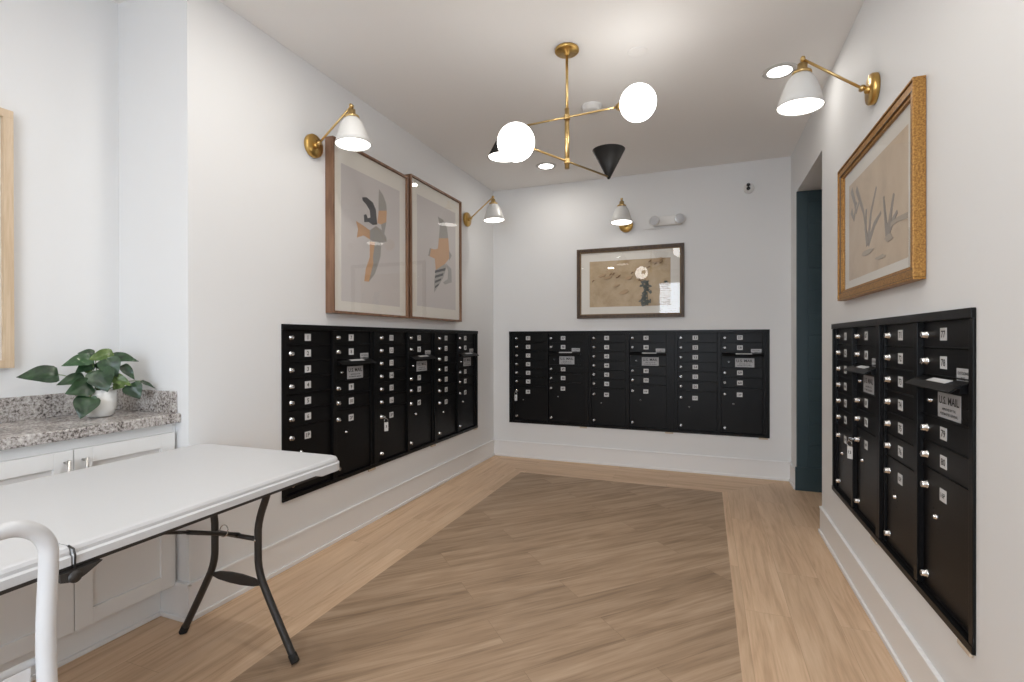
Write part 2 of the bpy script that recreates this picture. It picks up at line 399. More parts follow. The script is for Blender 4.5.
# baseboards: tall flat board, small cap bead and a shoe strip
def base(name, segs):
    """segs: (p0, p1, n) with n the direction into the room"""
    b = nbm()
    for (ax, ay), (bx_, by_), (nx, ny) in segs:
        for z0, z1, th in ((0, .158, .012), (.148, .162, .0165), (0, .02, .022)):
            x = sorted((ax, bx_, ax+nx*th, bx_+nx*th)); y = sorted((ay, by_, ay+ny*th, by_+ny*th))
            box(b, (x[0], y[0], z0), (x[-1], y[-1], z1), 0, .003 if th > .013 else 0)
    struct(name, b, trimp)
base('baseboard_back', [((XL, YB), (XR, YB), (0, -1))])
base('baseboard_left', [((XL, YA), (XL, YB), (1, 0)), ((XL-.165, YA), (XL+.012, YA), (0, -1))])
base('baseboard_right', [((XR, YF), (XR, OPN), (-1, 0)), ((XR, OPN), (XR+T, OPN), (0, 1))])
base('baseboard_stub', [((XR, OPF), (XR, YB), (-1, 0))])
base('baseboard_front', [((XA, YF), (XR, YF), (0, 1))])

# ---------------------------------------------------------------- mailbox banks
UW, UH = .7985, .9325
ZB = .3515
WALLS = {'left': (Vector((XL, 1.996, ZB)), PI/2), 'back': (Vector((-1.8835, YB, ZB)), 0), 'right': (Vector((XR, 3.2905, ZB)), -PI/2)}
PITCH_Z = .0881; TOPM = .026
CA, CB, DW = .050, .417, .330       # left edge of the two door columns, door width
YD = .012                          # door face plane
FR = -.008                          # frame face plane
def frame_bm(width):
    b = nbm()
    box(b, (.004, .028, .004), (width-.004, .034, UH-.004))                         # backing
    def bar(x0, x1, z0, z1, y=FR, bev=.0015): box(b, (x0, y, z0), (x1, -.0005, z1), 0, bev); box(b, (max(x0, .004), -.0005, max(z0, .004)), (min(x1, width-.004), .03, min(z1, UH-.004)))
    bar(0, width, UH-.028, UH, -.012); bar(0, width, 0, .022, -.010)
    bar(0, .024, .022, UH-.028); bar(width-.024, width, .022, UH-.028)
    box(b, (.024, .004, .022), (CA-.003, .03, UH-.028), 0, .001); box(b, (width-.05, .002, .022), (width-.024, .03, UH-.028), 0, .001)
    bar(CA+DW+.004, CA+DW+.034, .022, UH-.028, -.006)
    return b
def door_bm(w_, h_):
    b = nbm(); box(b, (0, YD, .0015), (w_, .027, h_-.0015), 0, .0012)
    box(b, (.0, YD-.006, .0015), (w_, YD+.002, .0045), 0, .001)       # folded lower lip
    return b
def lock_bm(r=.0105, l=.017):
    b = nbm(); lathe(b, [(r*1.25, 0), (r*1.25, .003), (r, .0035), (r, l-.002), (r-.0015, l), (.004, l), (.004, l-.003), (0, l-.003)], (0, 0, 0), (0, -1, 0), 18, 0)
    box(b, (-.0012, -l-.0006, -.006), (.0012, -l+.001, .006), 1)
    return b
def plate(num, parent, x, z):
    b = nbm(); s = .0225
    q = .0195
    box(b, (-s, -.0012, -q), (s, 0, q), 0); text(b, num, 0, 0, s*1.3, s*1.05, -.0016)
    return obj('number_plate', b, [label, ink], parent, (x, YD, z))
LOCKM = None
def add_lock(parent, x, z, small=False):
    o = LK_S if small else LK
    c = o.copy(); C.objects.link(c); c.parent = parent; c.location = (x, YD, z); return c
tmp = obj('lock', lock_bm(), [chrome, ink]); lk_mesh = tmp.data; bpy.data.objects.remove(tmp)
tmp = obj('lock', lock_bm(.0065, .010), [chrome, ink]); lks_mesh = tmp.data; bpy.data.objects.remove(tmp)
def add_lock(parent, x, z, small=False):
    o = bpy.data.objects.new('lock', lks_mesh if small else lk_mesh); C.objects.link(o); o.parent = parent; o.location = (x, YD, z); return o
def mk(name, bm, m):
    t_ = obj(name, bm, m); d_ = t_.data; bpy.data.objects.remove(t_); return d_
M_frame = mk('frame', frame_bm(UW), black)
M_small = mk('door', door_bm(DW, PITCH_Z), black)
M_p4 = mk('parcel_door', door_bm(DW, PITCH_Z*4), black)
M_p45 = mk('parcel_door', door_bm(DW, PITCH_Z*4.5), black)
M_mail = mk('mail_slot_door', door_bm(DW, PITCH_Z*1.22), black)
b = nbm()
for dx, dz in ((-.022, .022), (.022, .010), (.022, -.010), (.012, -.036), (-.024, .006)): lathe(b, [(.0028, 0), (.0028, .0008), (0, .0008)], (dx, 0, dz), (0, -1, 0), 8)
M_holes = mk('vent_holes', b, blackd)
def link(name, me, parent, loc=(0, 0, 0)):
    o = bpy.data.objects.new(name, me); C.objects.link(o); o.parent = parent; o.location = loc; return o
b = nbm()   # hood: bent sheet sloping out and down
pr = [(YD+.004, 0), (YD+.004, .004), (-.020, -.009), (-.044, -.026), (-.044, -.030), (-.041, -.030), (-.018, -.014)]
a_ = [b.verts.new((-.006, y, z)) for y, z in pr]; c_ = [b.verts.new((DW-.006, y, z)) for y, z in pr]
for i in (0, 1):
    s_ = a_ if i == 0 else c_
    b.faces.new(s_)
for k in range(len(pr)): b.faces.new((a_[k], a_[(k+1) % len(pr)], c_[(k+1) % len(pr)], c_[k]))
box(b, (.0, -.016, -.03), (.004, YD, -.006)); box(b, (DW-.014, -.016, -.03), (DW-.010, YD, -.006))
M_hood = mk('mail_slot_hood', b, black)
b = nbm(); sl = math.atan2(-.010, .036)
v = [b.verts.new(p) for p in ((.105, .0, -.0008), (.235, .0, -.0008), (.235, -.020, -.0085), (.105, -.020, -.0085))]
b.faces.new(v)
r = bmesh.ops.extrude_face_region(b, geom=b.faces[:])
for q in [g for g in r['geom'] if isinstance(g, bmesh.types.BMVert)]: q.co.z -= .0015
for q in b.verts: q.co.z += .0016
M_hoodl = mk('hood_label', b, label)
b = nbm(); box(b, (.0, -.0010, 0), (.082, 0, .040)); text(b, 'OUTGOING', .041, .026, .066, .009, -.0014); text(b, 'MAIL', .041, .011, .04, .009, -.0014)
M_out = mk('outgoing_label', b, [silver, ink])
b = nbm(); box(b, (0, -.0012, 0), (.152, 0, .078)); text(b, 'U.S. MAIL', .076, .055, .132, .030, -.0016)
text(b, 'APPROVED BY THE', .076, .028, .09, .009, -.0016); text(b, 'POSTMASTER GENERAL', .076, .013, .118, .010, -.0016)
M_us = mk('mail_sign', b, [silver, ink])
b = nbm(); box(b, (.03, 0, 0), (DW-.03, .001, .022)); M_slot = mk('mail_slot', b, blackd)
b = nbm(); box(b, (0, -.010, -.014), (.072, -.0008, -.001), 0, .002); M_shim = mk('shim', b, shimm)

def bank(wall, i, k, lab):
    org, rz = WALLS[wall]
    d = Vector((math.cos(rz), math.sin(rz), 0))
    t = thing('mailbox_cabinet', lab, 'mailboxes', org+d*UW*i, rz, 'black mailbox cabinets along the walls')
    link('frame', M_frame, t)
    top = UH-TOPM; n = k*10
    def zt(u): return top-u*PITCH_Z
    def small(x, u, num):
        dr = link('door', M_small, t, (x, 0, zt(u+1)))
        add_lock(dr, .027, PITCH_Z*.50); plate(str(num), dr, .150, PITCH_Z*.505)
    def parcel(x, u, me, num):
        h = (10-u)*PITCH_Z
        dr = link('parcel_door', me, t, (x, 0, zt(10)))
        add_lock(dr, .027, h-.057); add_lock(dr, .027, .043); plate(num, dr, .148, h-.060)
        add_lock(dr, .098, h-.142, True); link('vent_holes', M_holes, dr, (.098, YD, h-.142))
    for j in range(6): small(CA, j, n+1+j)
    parcel(CA, 6, M_p4, '%dP' % (2*k+1))
    small(CB, 0, n+7); small(CB, 1, n+8); small(CB, 3.5, n+9); small(CB, 4.5, n+10)
    parcel(CB, 5.5, M_p45, '%dP' % (2*k+2))
    link('mail_slot', M_slot, t, (CB, .024, zt(2.26)))
    link('mail_slot_hood', M_hood, t, (CB+.010, 0, zt(2.06)))
    link('hood_label', M_hoodl, t, (CB+.010, 0, zt(2.06)+.0005))
    link('outgoing_label', M_out, t, (CB+.238, YD, zt(2.08)))
    dr = link('mail_slot_door', M_mail, t, (CB, 0, zt(3.5)))
    add_lock(dr, .060, .052, True); link('mail_sign', M_us, dr, (.112, YD, .006))
    b = nbm()
    for hx in (.275, .300):
        for hz in (.020, .050): lathe(b, [(.003, 0), (.003, .0012), (0, .0012)], (hx, YD, hz), (0, -1, 0), 8)
    obj('rivets', b, blackd, dr)
    sx = UW-.085 if (wall == 'left' or i > 1 or wall == 'right') else UW-.06
    link('shim', M_shim, t, (sx, 0, 0))
    return t
W3 = ('first', 'middle', 'last')
bank('left', 0, 0, 'black mailbox cabinet numbered 1 to 10, partly behind the white folding table')
bank('left', 1, 1, 'black mailbox cabinet in the middle of the left wall, key tag hanging on it')
bank('left', 2, 2, 'black mailbox cabinet at the far end of the left wall, nearest the back corner')
bank('back', 0, 3, 'black mailbox cabinet at the left end of the back wall, key tag hanging on it')
bank('back', 1, 4, 'black mailbox cabinet in the middle of the back wall under the framed tan picture')
bank('back', 2, 5, 'black mailbox cabinet at the right end of the back wall, nearest the teal recess')
bank('right', 0, 6, 'black mailbox cabinet on the right wall farther away, beside the opening')
bank('right', 1, 7, 'large near black mailbox cabinet on the right wall with readable mail sign')

def key(wall, i, x, z, lab, num, turn):   # turn: how far the loose tag has swung round
    org, rz = WALLS[wall]; d = Vector((math.cos(rz), math.sin(rz), 0)); o_ = Vector((math.sin(rz), -math.cos(rz), 0))
    p = org+d*(UW*i+x)+o_*.013+Vector((0, 0, z))
    t = thing('mailbox_key', lab, 'key', p, rz+turn, 'mailbox keys with white tags')
    b = nbm(); box(b, (-.0012, -.004, -.005), (.0012, .006, .005), 0); box(b, (-.001, -.022, -.010), (.001, -.004, .010), 0, .0008); obj('key_blade', b, chrome, t)
    b = nbm(); tube(b, arc((.004, -.020, -.022), .014, 0, 2*PI, 20, (1, 0, 0), (0, 0, 1)), .0013, 6); obj('key_ring', b, chrome, t)
    b = nbm(); q = .014
    box(b, (-q+.006, -.021, -.094), (q+.006, -.018, -.034), 0, .001); text(b, num, .006, -.062, .016, .018, -.0216); obj('key_tag', b, [label, ink], t)
    return t
zp = UH-TOPM-6*PITCH_Z-.057
key('left', 1, CA+.027, zp, 'silver key with white tag hanging from the left wall mailboxes', '3', -.5)
key('back', 0, CA+.027, zp, 'silver key with white tag hanging from the back wall mailboxes', '7', 0)
key('right', 0, CB+.022, UH-TOPM-5.5*PITCH_Z-.057, 'silver key with white tag hanging from the right wall mailboxes', '13', .6)

# ---------------------------------------------------------------- framed pictures
def pic(name, lab, org, rz, W, H, depth, fw_, style, matw, group=None):
    """local: x right, z up from the centre, -y towards the viewer, back at y=0"""
    t = thing(name, lab, 'picture', org, rz, group)
    w2, h2 = W/2, H/2
    b = nbm(); b2 = nbm()
    def bars(bm, x, z, f_, y0, y1, mi, bev=.001):
        box(bm, (-x, y1, z-f_), (x, y0, z), mi, bev); box(bm, (-x, y1, -z), (x, y0, -z+f_), mi, bev)
        box(bm, (-x, y1, -z+f_), (-x+f_, y0, z-f_), mi, bev); box(bm, (x-f_, y1, -z+f_), (x, y0, z-f_), mi, bev)
    if style == 'walnut':
        bars(b, w2, h2, fw_, -.001, -depth, 0)
        obj('frame', b, walnut, t)
        gy = -depth+.012
    elif style == 'oak':
        bars(b, w2, h2, fw_, -.001, -depth, 0); obj('frame', b, oak, t); gy = -depth+.012
    else:   # stepped antique moulding: outer bead, dark cove, inner bead
        o1, o2 = style
        k1, k2 = (.16, .60) if o1 is gold else (.40, .38)
        bars(b, w2, h2, fw_*k1, -.001, -depth, 0, .0025)
        bars(b, w2-fw_*k1, h2-fw_*k1, fw_*k2, -.001, -depth+.005, 1, .003)
        bars(b, w2-fw_*(k1+k2), h2-fw_*(k1+k2), fw_*(1-k1-k2), -.001, -depth+.012, 2, .002)
        obj('frame', b, [o1, o2, o1 if o1 is gold else brassd], t); gy = -depth+.017
    iw, ih = w2-fw_+.001, h2-fw_+.001
    b = nbm(); box(b, (-iw, gy+.006, -ih), (iw, gy+.010, ih)); obj('mat_board', b, matb, t)
    b = nbm(); b.faces.new([b.verts.new(p) for p in ((-iw, gy, -ih), (iw, gy, -ih), (iw, gy, ih), (-iw, gy, ih))]); obj('glass', b, glass, t)
    return t, gy+.006
brassd = mat('bronze_inner_bead', (.42, .26, .10), .4, .5)
def art(t, y, name, polys, mats):
    b = nbm()
    for k, (pts, mi) in enumerate(polys): poly(b, pts, y-.0004-.00022*k, y, mi)
    return obj(name, b, mats, t)
aor = mat('print_orange', (.62, .38, .22), .85); adk = mat('print_charcoal', (.10, .10, .105), .85)
agr = mat('print_grey', (.36, .345, .32), .85); agl = mat('print_light_grey', (.40, .39, .375), .85)
x_ = XL; fy = ((2.322, 3.104), (3.138, 3.958))
# first bird picture
W_, H_ = .787, 1.022
c1y, cz = 2.716, 1.868
t, y = pic('bird_picture', 'walnut framed bird print on the left wall, with the charcoal wing, nearer the camera', (XL, c1y, cz), PI/2, W_, H_, .058, .014, 'walnut', .1, 'two framed bird prints')
art(t, y, 'bird_print', [
 ([(-.305, .385), (-.305, -.435), (.305, -.435), (.305, .385)], 0),
 ([(-.109, .232), (-.064, .244), (0, .227), (.032, .188), (.039, .135), (.047, .094), (-.001, .08), (-.043, .09), (-.089, .08), (-.093, .125), (-.068, .135), (-.054, .112), (-.026, .123), (-.032, .166), (-.068, .197), (-.105, .213)], 2),
 ([(.066, .333), (.111, .304), (.145, .257), (.152, .21), (.061, .188), (.061, .263)], 3),
 ([(.061, .188), (.152, .21), (.147, .132), (.087, .103), (.047, .103)], 1),
 ([(.087, .103), (.147, .132), (.121, .043), (.099, .066)], 3),
 ([(-.169, .069), (-.105, .057), (-.033, .039), (-.033, -.02), (-.095, -.006), (-.161, -.032), (-.149, .022)], 1),
 ([(-.033, .039), (.032, .08), (.099, .066), (.145, .027), (.149, 0), (.076, -.023), (.02, -.028), (-.033, -.02)], 3),
 ([(-.033, -.034), (.02, -.028), (-.002, -.128), (.002, -.168), (-.045, -.294), (-.09, -.295), (-.076, -.219), (-.034, -.133)], 1),
 ([(.02, -.028), (.087, -.019), (.078, -.116), (.02, -.233), (-.045, -.294), (.002, -.168), (-.002, -.128)], 3)], [greyp, aor, adk, agr, agl])
t, y = pic('bird_picture', 'walnut framed bird print on the left wall, with striped wing, nearer the back corner', (XL, 3.550, cz+.018), PI/2, .812, 1.055, .058, .014, 'walnut', .1, 'two framed bird prints')
art(t, y, 'bird_print', [
 ([(-.3, .41), (-.3, -.43), (.32, -.43), (.32, .41)], 0),
 ([(.015, .311), (.099, .305), (.168, .252), (.189, .169), (.031, .139), (.048, .243)], 3),
 ([(.031, .139), (.189, .169), (.203, .085), (.203, -.001), (.132, -.055), (-.02, -.126), (-.036, -.037), (-.137, -.029), (-.115, .034), (-.035, .037), (.014, .053)], 1),
 ([(.203, .068), (.25, .032), (.203, -.019)], 3),
 ([(-.137, -.029), (-.115, .034), (-.095, .034), (-.117, -.03)], 3),
 ([(-.02, -.126), (.132, -.055), (.16, -.077), (.097, -.178), (-.047, -.31), (-.046, -.219)], 4),
 ([(-.03, -.13), (.139, -.088), (.132, -.11), (-.036, -.151)], 2), ([(-.03, -.172), (.104, -.135), (.093, -.157), (-.036, -.192)], 2),
 ([(-.03, -.213), (.07, -.182), (.054, -.203), (-.037, -.233)], 2), ([(-.03, -.254), (.036, -.227), (.016, -.249), (-.037, -.274)], 2),
 ([(.149, -.052), (.239, -.083), (.246, -.196), (.131, -.227), (.097, -.212), (.181, -.177), (.185, -.108)], 4)], [greyp, aor, adk, agr, agl])

# tan landscape print on the back wall
t, y = pic('landscape_picture', 'framed tan landscape print with a dark tree on the back wall', (-.672, YB, 1.737), 0, .99, .668, .032, .040, (darkg, darkg), .1)
def blob(cx, cz, rx, rz_, n=9, j=.35, ang=0):
    ps = []
    for k in range(n):
        a = 2*PI*k/n; q = 1+random.uniform(-j, j); u, v = rx*q*math.cos(a), rz_*q*math.sin(a)
        ps.append((cx+u*math.cos(ang)-v*math.sin(ang), cz+u*math.sin(ang)+v*math.cos(ang)))
    return ps
P = [([(-.373, .212), (-.373, -.226), (.375, -.226), (.375, .212)], 0)]
for k in range(46):
    s = random.random(); cx = .150+random.uniform(-.045, .045)*(.5+.7*math.sin(s*9)**2); cz_ = -.215+s*.215
    P.append((blob(cx, cz_, .019, .010, 7, .4, random.uniform(0, 3)), 1))
P.append(([(.146, -.22), (.150, -.01), (.153, -.01), (.156, -.22)], 1)); P.append(([(.171, -.22), (.165, -.1), (.168, -.1), (.177, -.22)], 1))
P.append((blob(.33, -.01, .018, .010), 1)); P.append(([(.342, -.01), (.347, -.09), (.345, -.01)], 1))
for u, v in ((-.338, .025), (-.17, .083), (-.106, .05), (.027, .085), (.18, .135), (.113, .017), (.10, .022), (-.141, .087), (.191, .186), (.286, .169), (-.09, .062), (.24, .16), (.3, .178)):
    P.append((blob(u, v, .014, .004, 7, .4, random.uniform(.2, .9)), 2))
for u, v, r_ in ((-.25, .07, .03), (-.2, .05, .035), (.0, .04, .04), (-.12, -.03, .03), (.25, .19, .05), (-.05, -.09, .045)):
    P.append((blob(u, v, r_, r_*.35, 11, .4, .3), 3))
adg = mat('print_dark_foliage', (.10, .11, .10), .85); abr = mat('print_brown_ink', (.22, .13, .07), .85); abl = mat('print_faded_brown', (.46, .33, .21), .85)
art(t, y, 'landscape_print', P, [tanp, adg, abr, abl])

# gilt framed ink painting on the right wall
t, y = pic('reed_picture', 'gilt framed faded ink painting of bare reeds on the right wall', (XR, 2.522, 1.730), -PI/2, 1.010, .668, .038, .050, (gold, darkg), .1)
def stroke(pts, w0, w1):
    L, R_ = [], []
    for k, (u, v) in enumerate(pts):
        a = pts[max(0, k-1)]; c = pts[min(len(pts)-1, k+1)]; dx, dz = c[0]-a[0], c[1]-a[1]; q = math.hypot(dx, dz)
        ww = w0+(w1-w0)*k/(len(pts)-1); L.append((u-dz/q*ww, v+dx/q*ww)); R_.append((u+dz/q*ww, v-dx/q*ww))
    return L+R_[::-1]
P = [([(-.375, .22), (-.375, -.245), (.395, -.245), (.395, .22)], 0)]
def sh_(pts): return [(u-.07, v-.01) for u, v in pts]
for q in ([(-.18, .186), (-.10, .09), (-.063, .046), (.002, -.109)], [(.002, -.109), (.043, .02), (.117, .11)], [(.002, -.109), (.093, -.038), (.177, -.01)],
          [(-.262, .201), (-.2, .12), (-.18, .075), (-.138, .107)], [(-.262, .1), (-.22, .05), (-.17, .12)], [(.251, -.123), (.225, -.025), (.208, .044)],
          [(.251, -.123), (.292, -.041), (.324, .026)], [(.251, -.123), (.312, -.074), (.36, -.05)], [(.0, -.109), (-.03, -.03), (-.02, .05)]):
    P.append((stroke(sh_(q), .017, .007), 1))
P.append((stroke(sh_([(.292, -.086), (.36, -.080), (.46, -.087)]), .008, .010), 2))
P.append((blob(.2, -.14, .05, .012, 11, .3), 2)); P.append((blob(-.07, -.15, .07, .012, 11, .3), 2)); P.append((blob(.1, -.2, .06, .008, 11, .3), 2))
ark = mat('print_reed_ink', (.26, .22, .18), .85); arl = mat('print_wash_ink', (.40, .33, .25), .85)
art(t, y, 'reed_painting', P, [silkp, ark, arl])

# light oak frame in the alcove
t, y = pic('oak_picture', 'light oak framed pale print above the counter at the left edge', (XA, .69, 1.587), PI/2, .83, .985, .034, .030, 'oak', .1)
b = nbm(); poly(b, [(-.30, .38), (-.30, -.38), (.30, -.38), (.30, .38)], y-.0006, y); obj('pale_print', b, mat('pale_grey_print', (.62, .65, .68), .8, var=.1, vscale=5), t)

# ---------------------------------------------------------------- wall lamps
def sconce(lab, org, rz, swing=0, tilt=-.05):
    """local: wall at y=0, -y outward"""
    t = thing('wall_lamp', lab, 'wall lamp', org, rz, 'brass arm wall lamps')
    b = nbm(); lathe(b, [(0, .0005), (.062, .0005), (.064, .004), (.064, .020), (.060, .026), (0, .026)], (0, 0, 0), (0, -1, 0), 40)
    lathe(b, [(.016, .024), (.016, .038), (.009, .042), (0, .042)], (0, 0, 0), (0, -1, 0), 20); obj('wall_plate', b, brass, t)
    K = Vector((swing, -.272, .180)); S = Vector((0, -.050, .010))
    b = nbm(); tube(b, [(0, -.03, 0), S], .007, 12); lathe(b, [(0, -.014), (.011, -.012), (.011, .012), (0, .014)], S, (1, 0, 0), 16)
    tube(b, [S, K], .0058, 12); lathe(b, [(0, -.012), (.010, -.010), (.010, .010), (0, .012)], K, (1, 0, 0), 16)
    lathe(b, [(0, -.010), (.007, -.006), (.009, 0), (.007, .006), (0, .010)], K, (0, 0, 1), 12)
    obj('arm', b, brassp, t)
    ax = Vector((0, -math.sin(tilt), math.cos(tilt)))   # shade axis (pointing up)
    # socket cap
    b = nbm(); lathe(b, [(.006, .0), (.006, -.020), (.020, -.022), (.020, -.040), (.022, -.042), (.022, -.054), (.038, -.056), (.040, -.064), (.036, -.066), (.034, -.072), (0, -.072)], K, ax, 24)
    obj('socket_cap', b, brassp, t)
    b = nbm(); pr_ = []
    out = [(.026, -.066), (.038, -.070), (.050, -.084), (.062, -.106), (.0745, -.140), (.0855, -.178), (.0955, -.213)]
    inn = [(r_-.0025, h) for r_, h in reversed(out)]; inn[0] = (.093, -.213)
    lathe(b, out+inn, K, ax, 40); obj('lamp_shade', b, shade, t)
    b = nbm(); lathe(b, [(0, -.2085), (.090, -.2085), (.090, -.205), (0, -.205)], K, ax, 36); obj('glow_diffuser', b, bulb, t)
    return t
sconce('white shaded brass wall lamp over the left wall pictures, nearer the camera', (XL, 2.22, 2.288), PI/2, 0)
sconce('white shaded brass wall lamp on the left wall, nearer the back corner', (XL, 4.157, 2.308), PI/2, 0)
sconce('white shaded brass wall lamp above the tan landscape on the back wall', (-.697, YB, 2.272), 0, 0)
sconce('large near white shaded brass wall lamp on the right wall above the gilt frame', (XR, 2.54, 2.262), -PI/2, 0)

# ---------------------------------------------------------------- chandelier
SX, SY = -.686, 2.589; zA, zB = 2.381, 2.147
t = thing('chandelier', 'brass ceiling chandelier with crossed arms, two glowing globes and two black cones', 'chandelier', (SX, SY, ZC))
b = nbm(); lathe(b, [(0, -.0005), (.062, -.0005), (.064, -.004), (.064, -.014), (.060, -.018), (.016, -.019), (.013, -.034), (0, -.034)], (0, 0, 0), (0, 0, 1), 40); obj('canopy', b, brass, t)
b = nbm(); tube(b, [(0, 0, -.02), (0, 0, zA+.04-ZC)], .0075, 14); tube(b, [(0, 0, zA+.045-ZC), (0, 0, 2.108-ZC)], .0125, 18)
lathe(b, [(.0075, .008), (.0125, .004), (.0125, 0)], (0, 0, zA+.041-ZC), (0, 0, 1), 18); obj('stem', b, brassp, t)
hA = zA-ZC; hB = zB-ZC
gA = Vector((.372, -.027, hA)); gB = Vector((-.162, -.339, hB))
dA = Vector((gA.x, gA.y, 0)).normalized(); dB = Vector((gB.x, gB.y, 0)).normalized()
def arm_(d, h, l0, l1):
    b = nbm(); tube(b, [d*(-l0)+Vector((0, 0, h)), d*l1+Vector((0, 0, h))], .0052, 12)
    lathe(b, [(.016, -.012), (.016, .012)], (0, 0, h), (0, 0, 1), 16)
    return obj('arm', b, brassp, t)
arm_(dA, hA, .370, .29); arm_(dB, hB, .370, .29)
for g, d in ((gA, dA), (gB, dB)):
    b = nbm(); R_ = .0895
    lathe(b, [(R_*math.sin(a), -R_*math.cos(a)) for a in [PI*k/24 for k in range(25)]], g, d, 40); o = obj('globe', b, globe, t)
    b = nbm(); lathe(b, [(0, -.020), (.013, -.020), (.022, -.004), (.030, .004), (0, .004)], g-d*(R_+.0), d, 20); obj('globe_collar', b, brassp, o)
# cones: one opens upward, one downward
def cone(apex, sgn):
    b = nbm(); H2, R2 = .170, .094
    lathe(b, [(0, 0), (.006, .001), (.009, .006), (R2, H2), (R2-.002, H2), (.011, .012), (0, .010)], apex, (0, 0, sgn), 40, mis=[0, 0, 0, 0, 1, 1])
    o = obj('cone_shade', b, [blkm, shade], t)
    b = nbm(); lathe(b, [(0, H2-.006), (R2-.007, H2-.006), (R2-.007, H2-.009), (0, H2-.009)], apex, (0, 0, sgn), 32); obj('glow_diffuser', b, bulb, o)
cone(-dB*.372+Vector((0, 0, hB-.014)), 1)
cone(-dA*.372+Vector((0, 0, hA+.014)), -1)

# ---------------------------------------------------------------- ceiling fittings
DL = ['recessed downlight glowing beside the near right wall lamp', 'recessed downlight glowing in the ceiling near the back left corner', 'added unseen downlight in the ceiling over the folding table end, for more room light',
      'added unseen downlight over the open floor near the right wall, for more room light', 'added unseen downlight over the table seam, for more room light', 'added unseen downlight behind the camera near the middle window, for more room light', 'added unseen downlight behind the camera near the counter, for more room light']
for (x, y), s in zip(DOWN, DL):
    t = thing('downlight', s, 'ceiling light', (x, y, ZC), 0, 'recessed ceiling downlights')
    b = nbm(); lathe(b, [(.064, -.0045), (.064, -.006), (.088, -.004), (.092, -.0005), (.062, -.0005)], (0, 0, 0), (0, 0, 1), 40); obj('trim_ring', b, mat('downlight_trim', (.6, .59, .57), .5), t)
    b = nbm(); lathe(b, [(0, -.005), (.064, -.005)], (0, 0, 0), (0, 0, 1), 40); obj('light_panel', b, dlm, t)
t = thing('smoke_detector', 'white round smoke detector on the ceiling behind the chandelier stem', 'smoke detector', (-.70, 3.28, ZC))
b = nbm(); lathe(b, [(.068, -.0005), (.068, -.012), (.062, -.014), (.058, -.034), (.045, -.040), (0, -.040)], (0, 0, 0), (0, 0, 1), 36); obj('housing', b, plastw, t)
b = nbm(); lathe(b, [(.0, -.0402), (.004, -.0402), (.004, -.042), (0, -.042)], (.02, 0, 0), (0, 0, 1), 10); obj('button', b, ink, t)
b = nbm(); lathe(b, [(0, -.003), (.044, -.003), (.050, -.0025), (.0515, -.0003), (0, -.0003)], (0, 0, 0), (0, 0, 1), 40)
o = obj('sprinkler_cover', b, ceilp, loc=(-.34, 2.752, ZC)); tag(o, 'flat white round sprinkler cover plate in the ceiling above the right globe', 'sprinkler cover')
b = nbm(); lathe(b, [(0, -.018), (.008, -.018), (.008, -.006), (.022, -.004), (.022, -.0005), (0, -.0005)], (0, 0, 0), (0, 0, 1), 20)
o = obj('sprinkler_head', b, nickel, loc=(-.83, 3.97, ZC)); 
bpy.data.objects.remove(o)

# emergency light with twin heads
t = thing('emergency_light', 'white emergency light with two round heads on the back wall', 'emergency light', (-.325, YB, 2.283))
b = nbm(); box(b, (-.125, -.045, -.044), (.125, -.001, .044), 0, .012); obj('housing', b, plastw, t)
for s in (-1, 1):
    b = nbm(); c = Vector((s*.100, -.045, 0))
    lathe(b, [(.012, 0), (.028, .006), (.040, .020), (.046, .032), (.046, .040), (.042, .042)], c, (s*.25, -1, -.08), 28); h = obj('lamp_head', b, plastw, t)
    b = nbm(); lathe(b, [(.042, .040), (.028, .044), (0, .045)], c, (s*.25, -1, -.08), 28); obj('lens', b, lens, h)
b = nbm(); box(b, (-.21, -.012, -.066), (-.03, -.001, -.060), 0, .001); obj('conduit', b, plastw, t)
t = thing('security_camera', 'small white round camera with black lenses high on the back wall', 'security camera', (.352, YB, 2.505))
b = nbm(); lathe(b, [(.042, .001), (.044, .012), (.040, .030), (.026, .044), (0, .050)], (0, 0, 0), (0, -1, 0), 28); obj('housing', b, plastw, t)
for dz in (-.009, .022):
    b = nbm(); lathe(b, [(.014, .035), (.015, .052), (.010, .056), (0, .057)], (-.008, 0, dz), (0, -1, 0), 18); obj('camera_lens', b, mat('gloss_black', (.006, .006, .006), .15), t)

# ---------------------------------------------------------------- counter and base cabinets
XF = -2.142           # cabinet box face
def cabinet(y0, y1, lab):
    t = thing('base_cabinet', lab, 'cabinet', (XA, y0, 0), 0, 'white base cabinets under the counter')
    W_ = y1-y0; D = XF-XA
    b = nbm(); box(b, (.002, .0005, .145), (D, W_-.0005, .845)); obj('body', b, cabp, t)
    b = nbm(); box(b, (.002, .0005, 0), (D-.080, W_-.0005, .145)); box(b, (D-.080, .0005, 0), (D-.068, W_-.0005, .018), 0, .004); obj('toe_kick', b, cabp, t)
    n = 2; dw = (W_-.006)/2
    for k in range(n):
        a = .003+k*dw+.0015; c = a+dw-.003; z0, z1 = .150, .806; st = .058
        b = nbm(); x0, x1 = D+.0005, D+.020
        box(b, (x0, a, z0), (x1, a+st, z1), 0, .0015); box(b, (x0, c-st, z0), (x1, c, z1), 0, .0015)
        box(b, (x0, a+st, z0), (x1, c-st, z0+st), 0, .0015); box(b, (x0, a+st, z1-st), (x1, c-st, z1), 0, .0015)
        box(b, (x0, a+st, z0+st), (x0+.009, c-st, z1-st))
        d = obj('door', b, cabp, t)
        hy = c-.026 if k == 0 else a+.026
        b = nbm(); tube(b, [(x1+.026, hy, .640), (x1+.026, hy, .775)], .0055, 12)
        tube(b, [(x1, hy, .765), (x1+.026, hy, .765)], .0045, 10); tube(b, [(x1, hy, .650), (x1+.026, hy, .650)], .0045, 10)
        obj('handle', b, nickel, d)
    return t
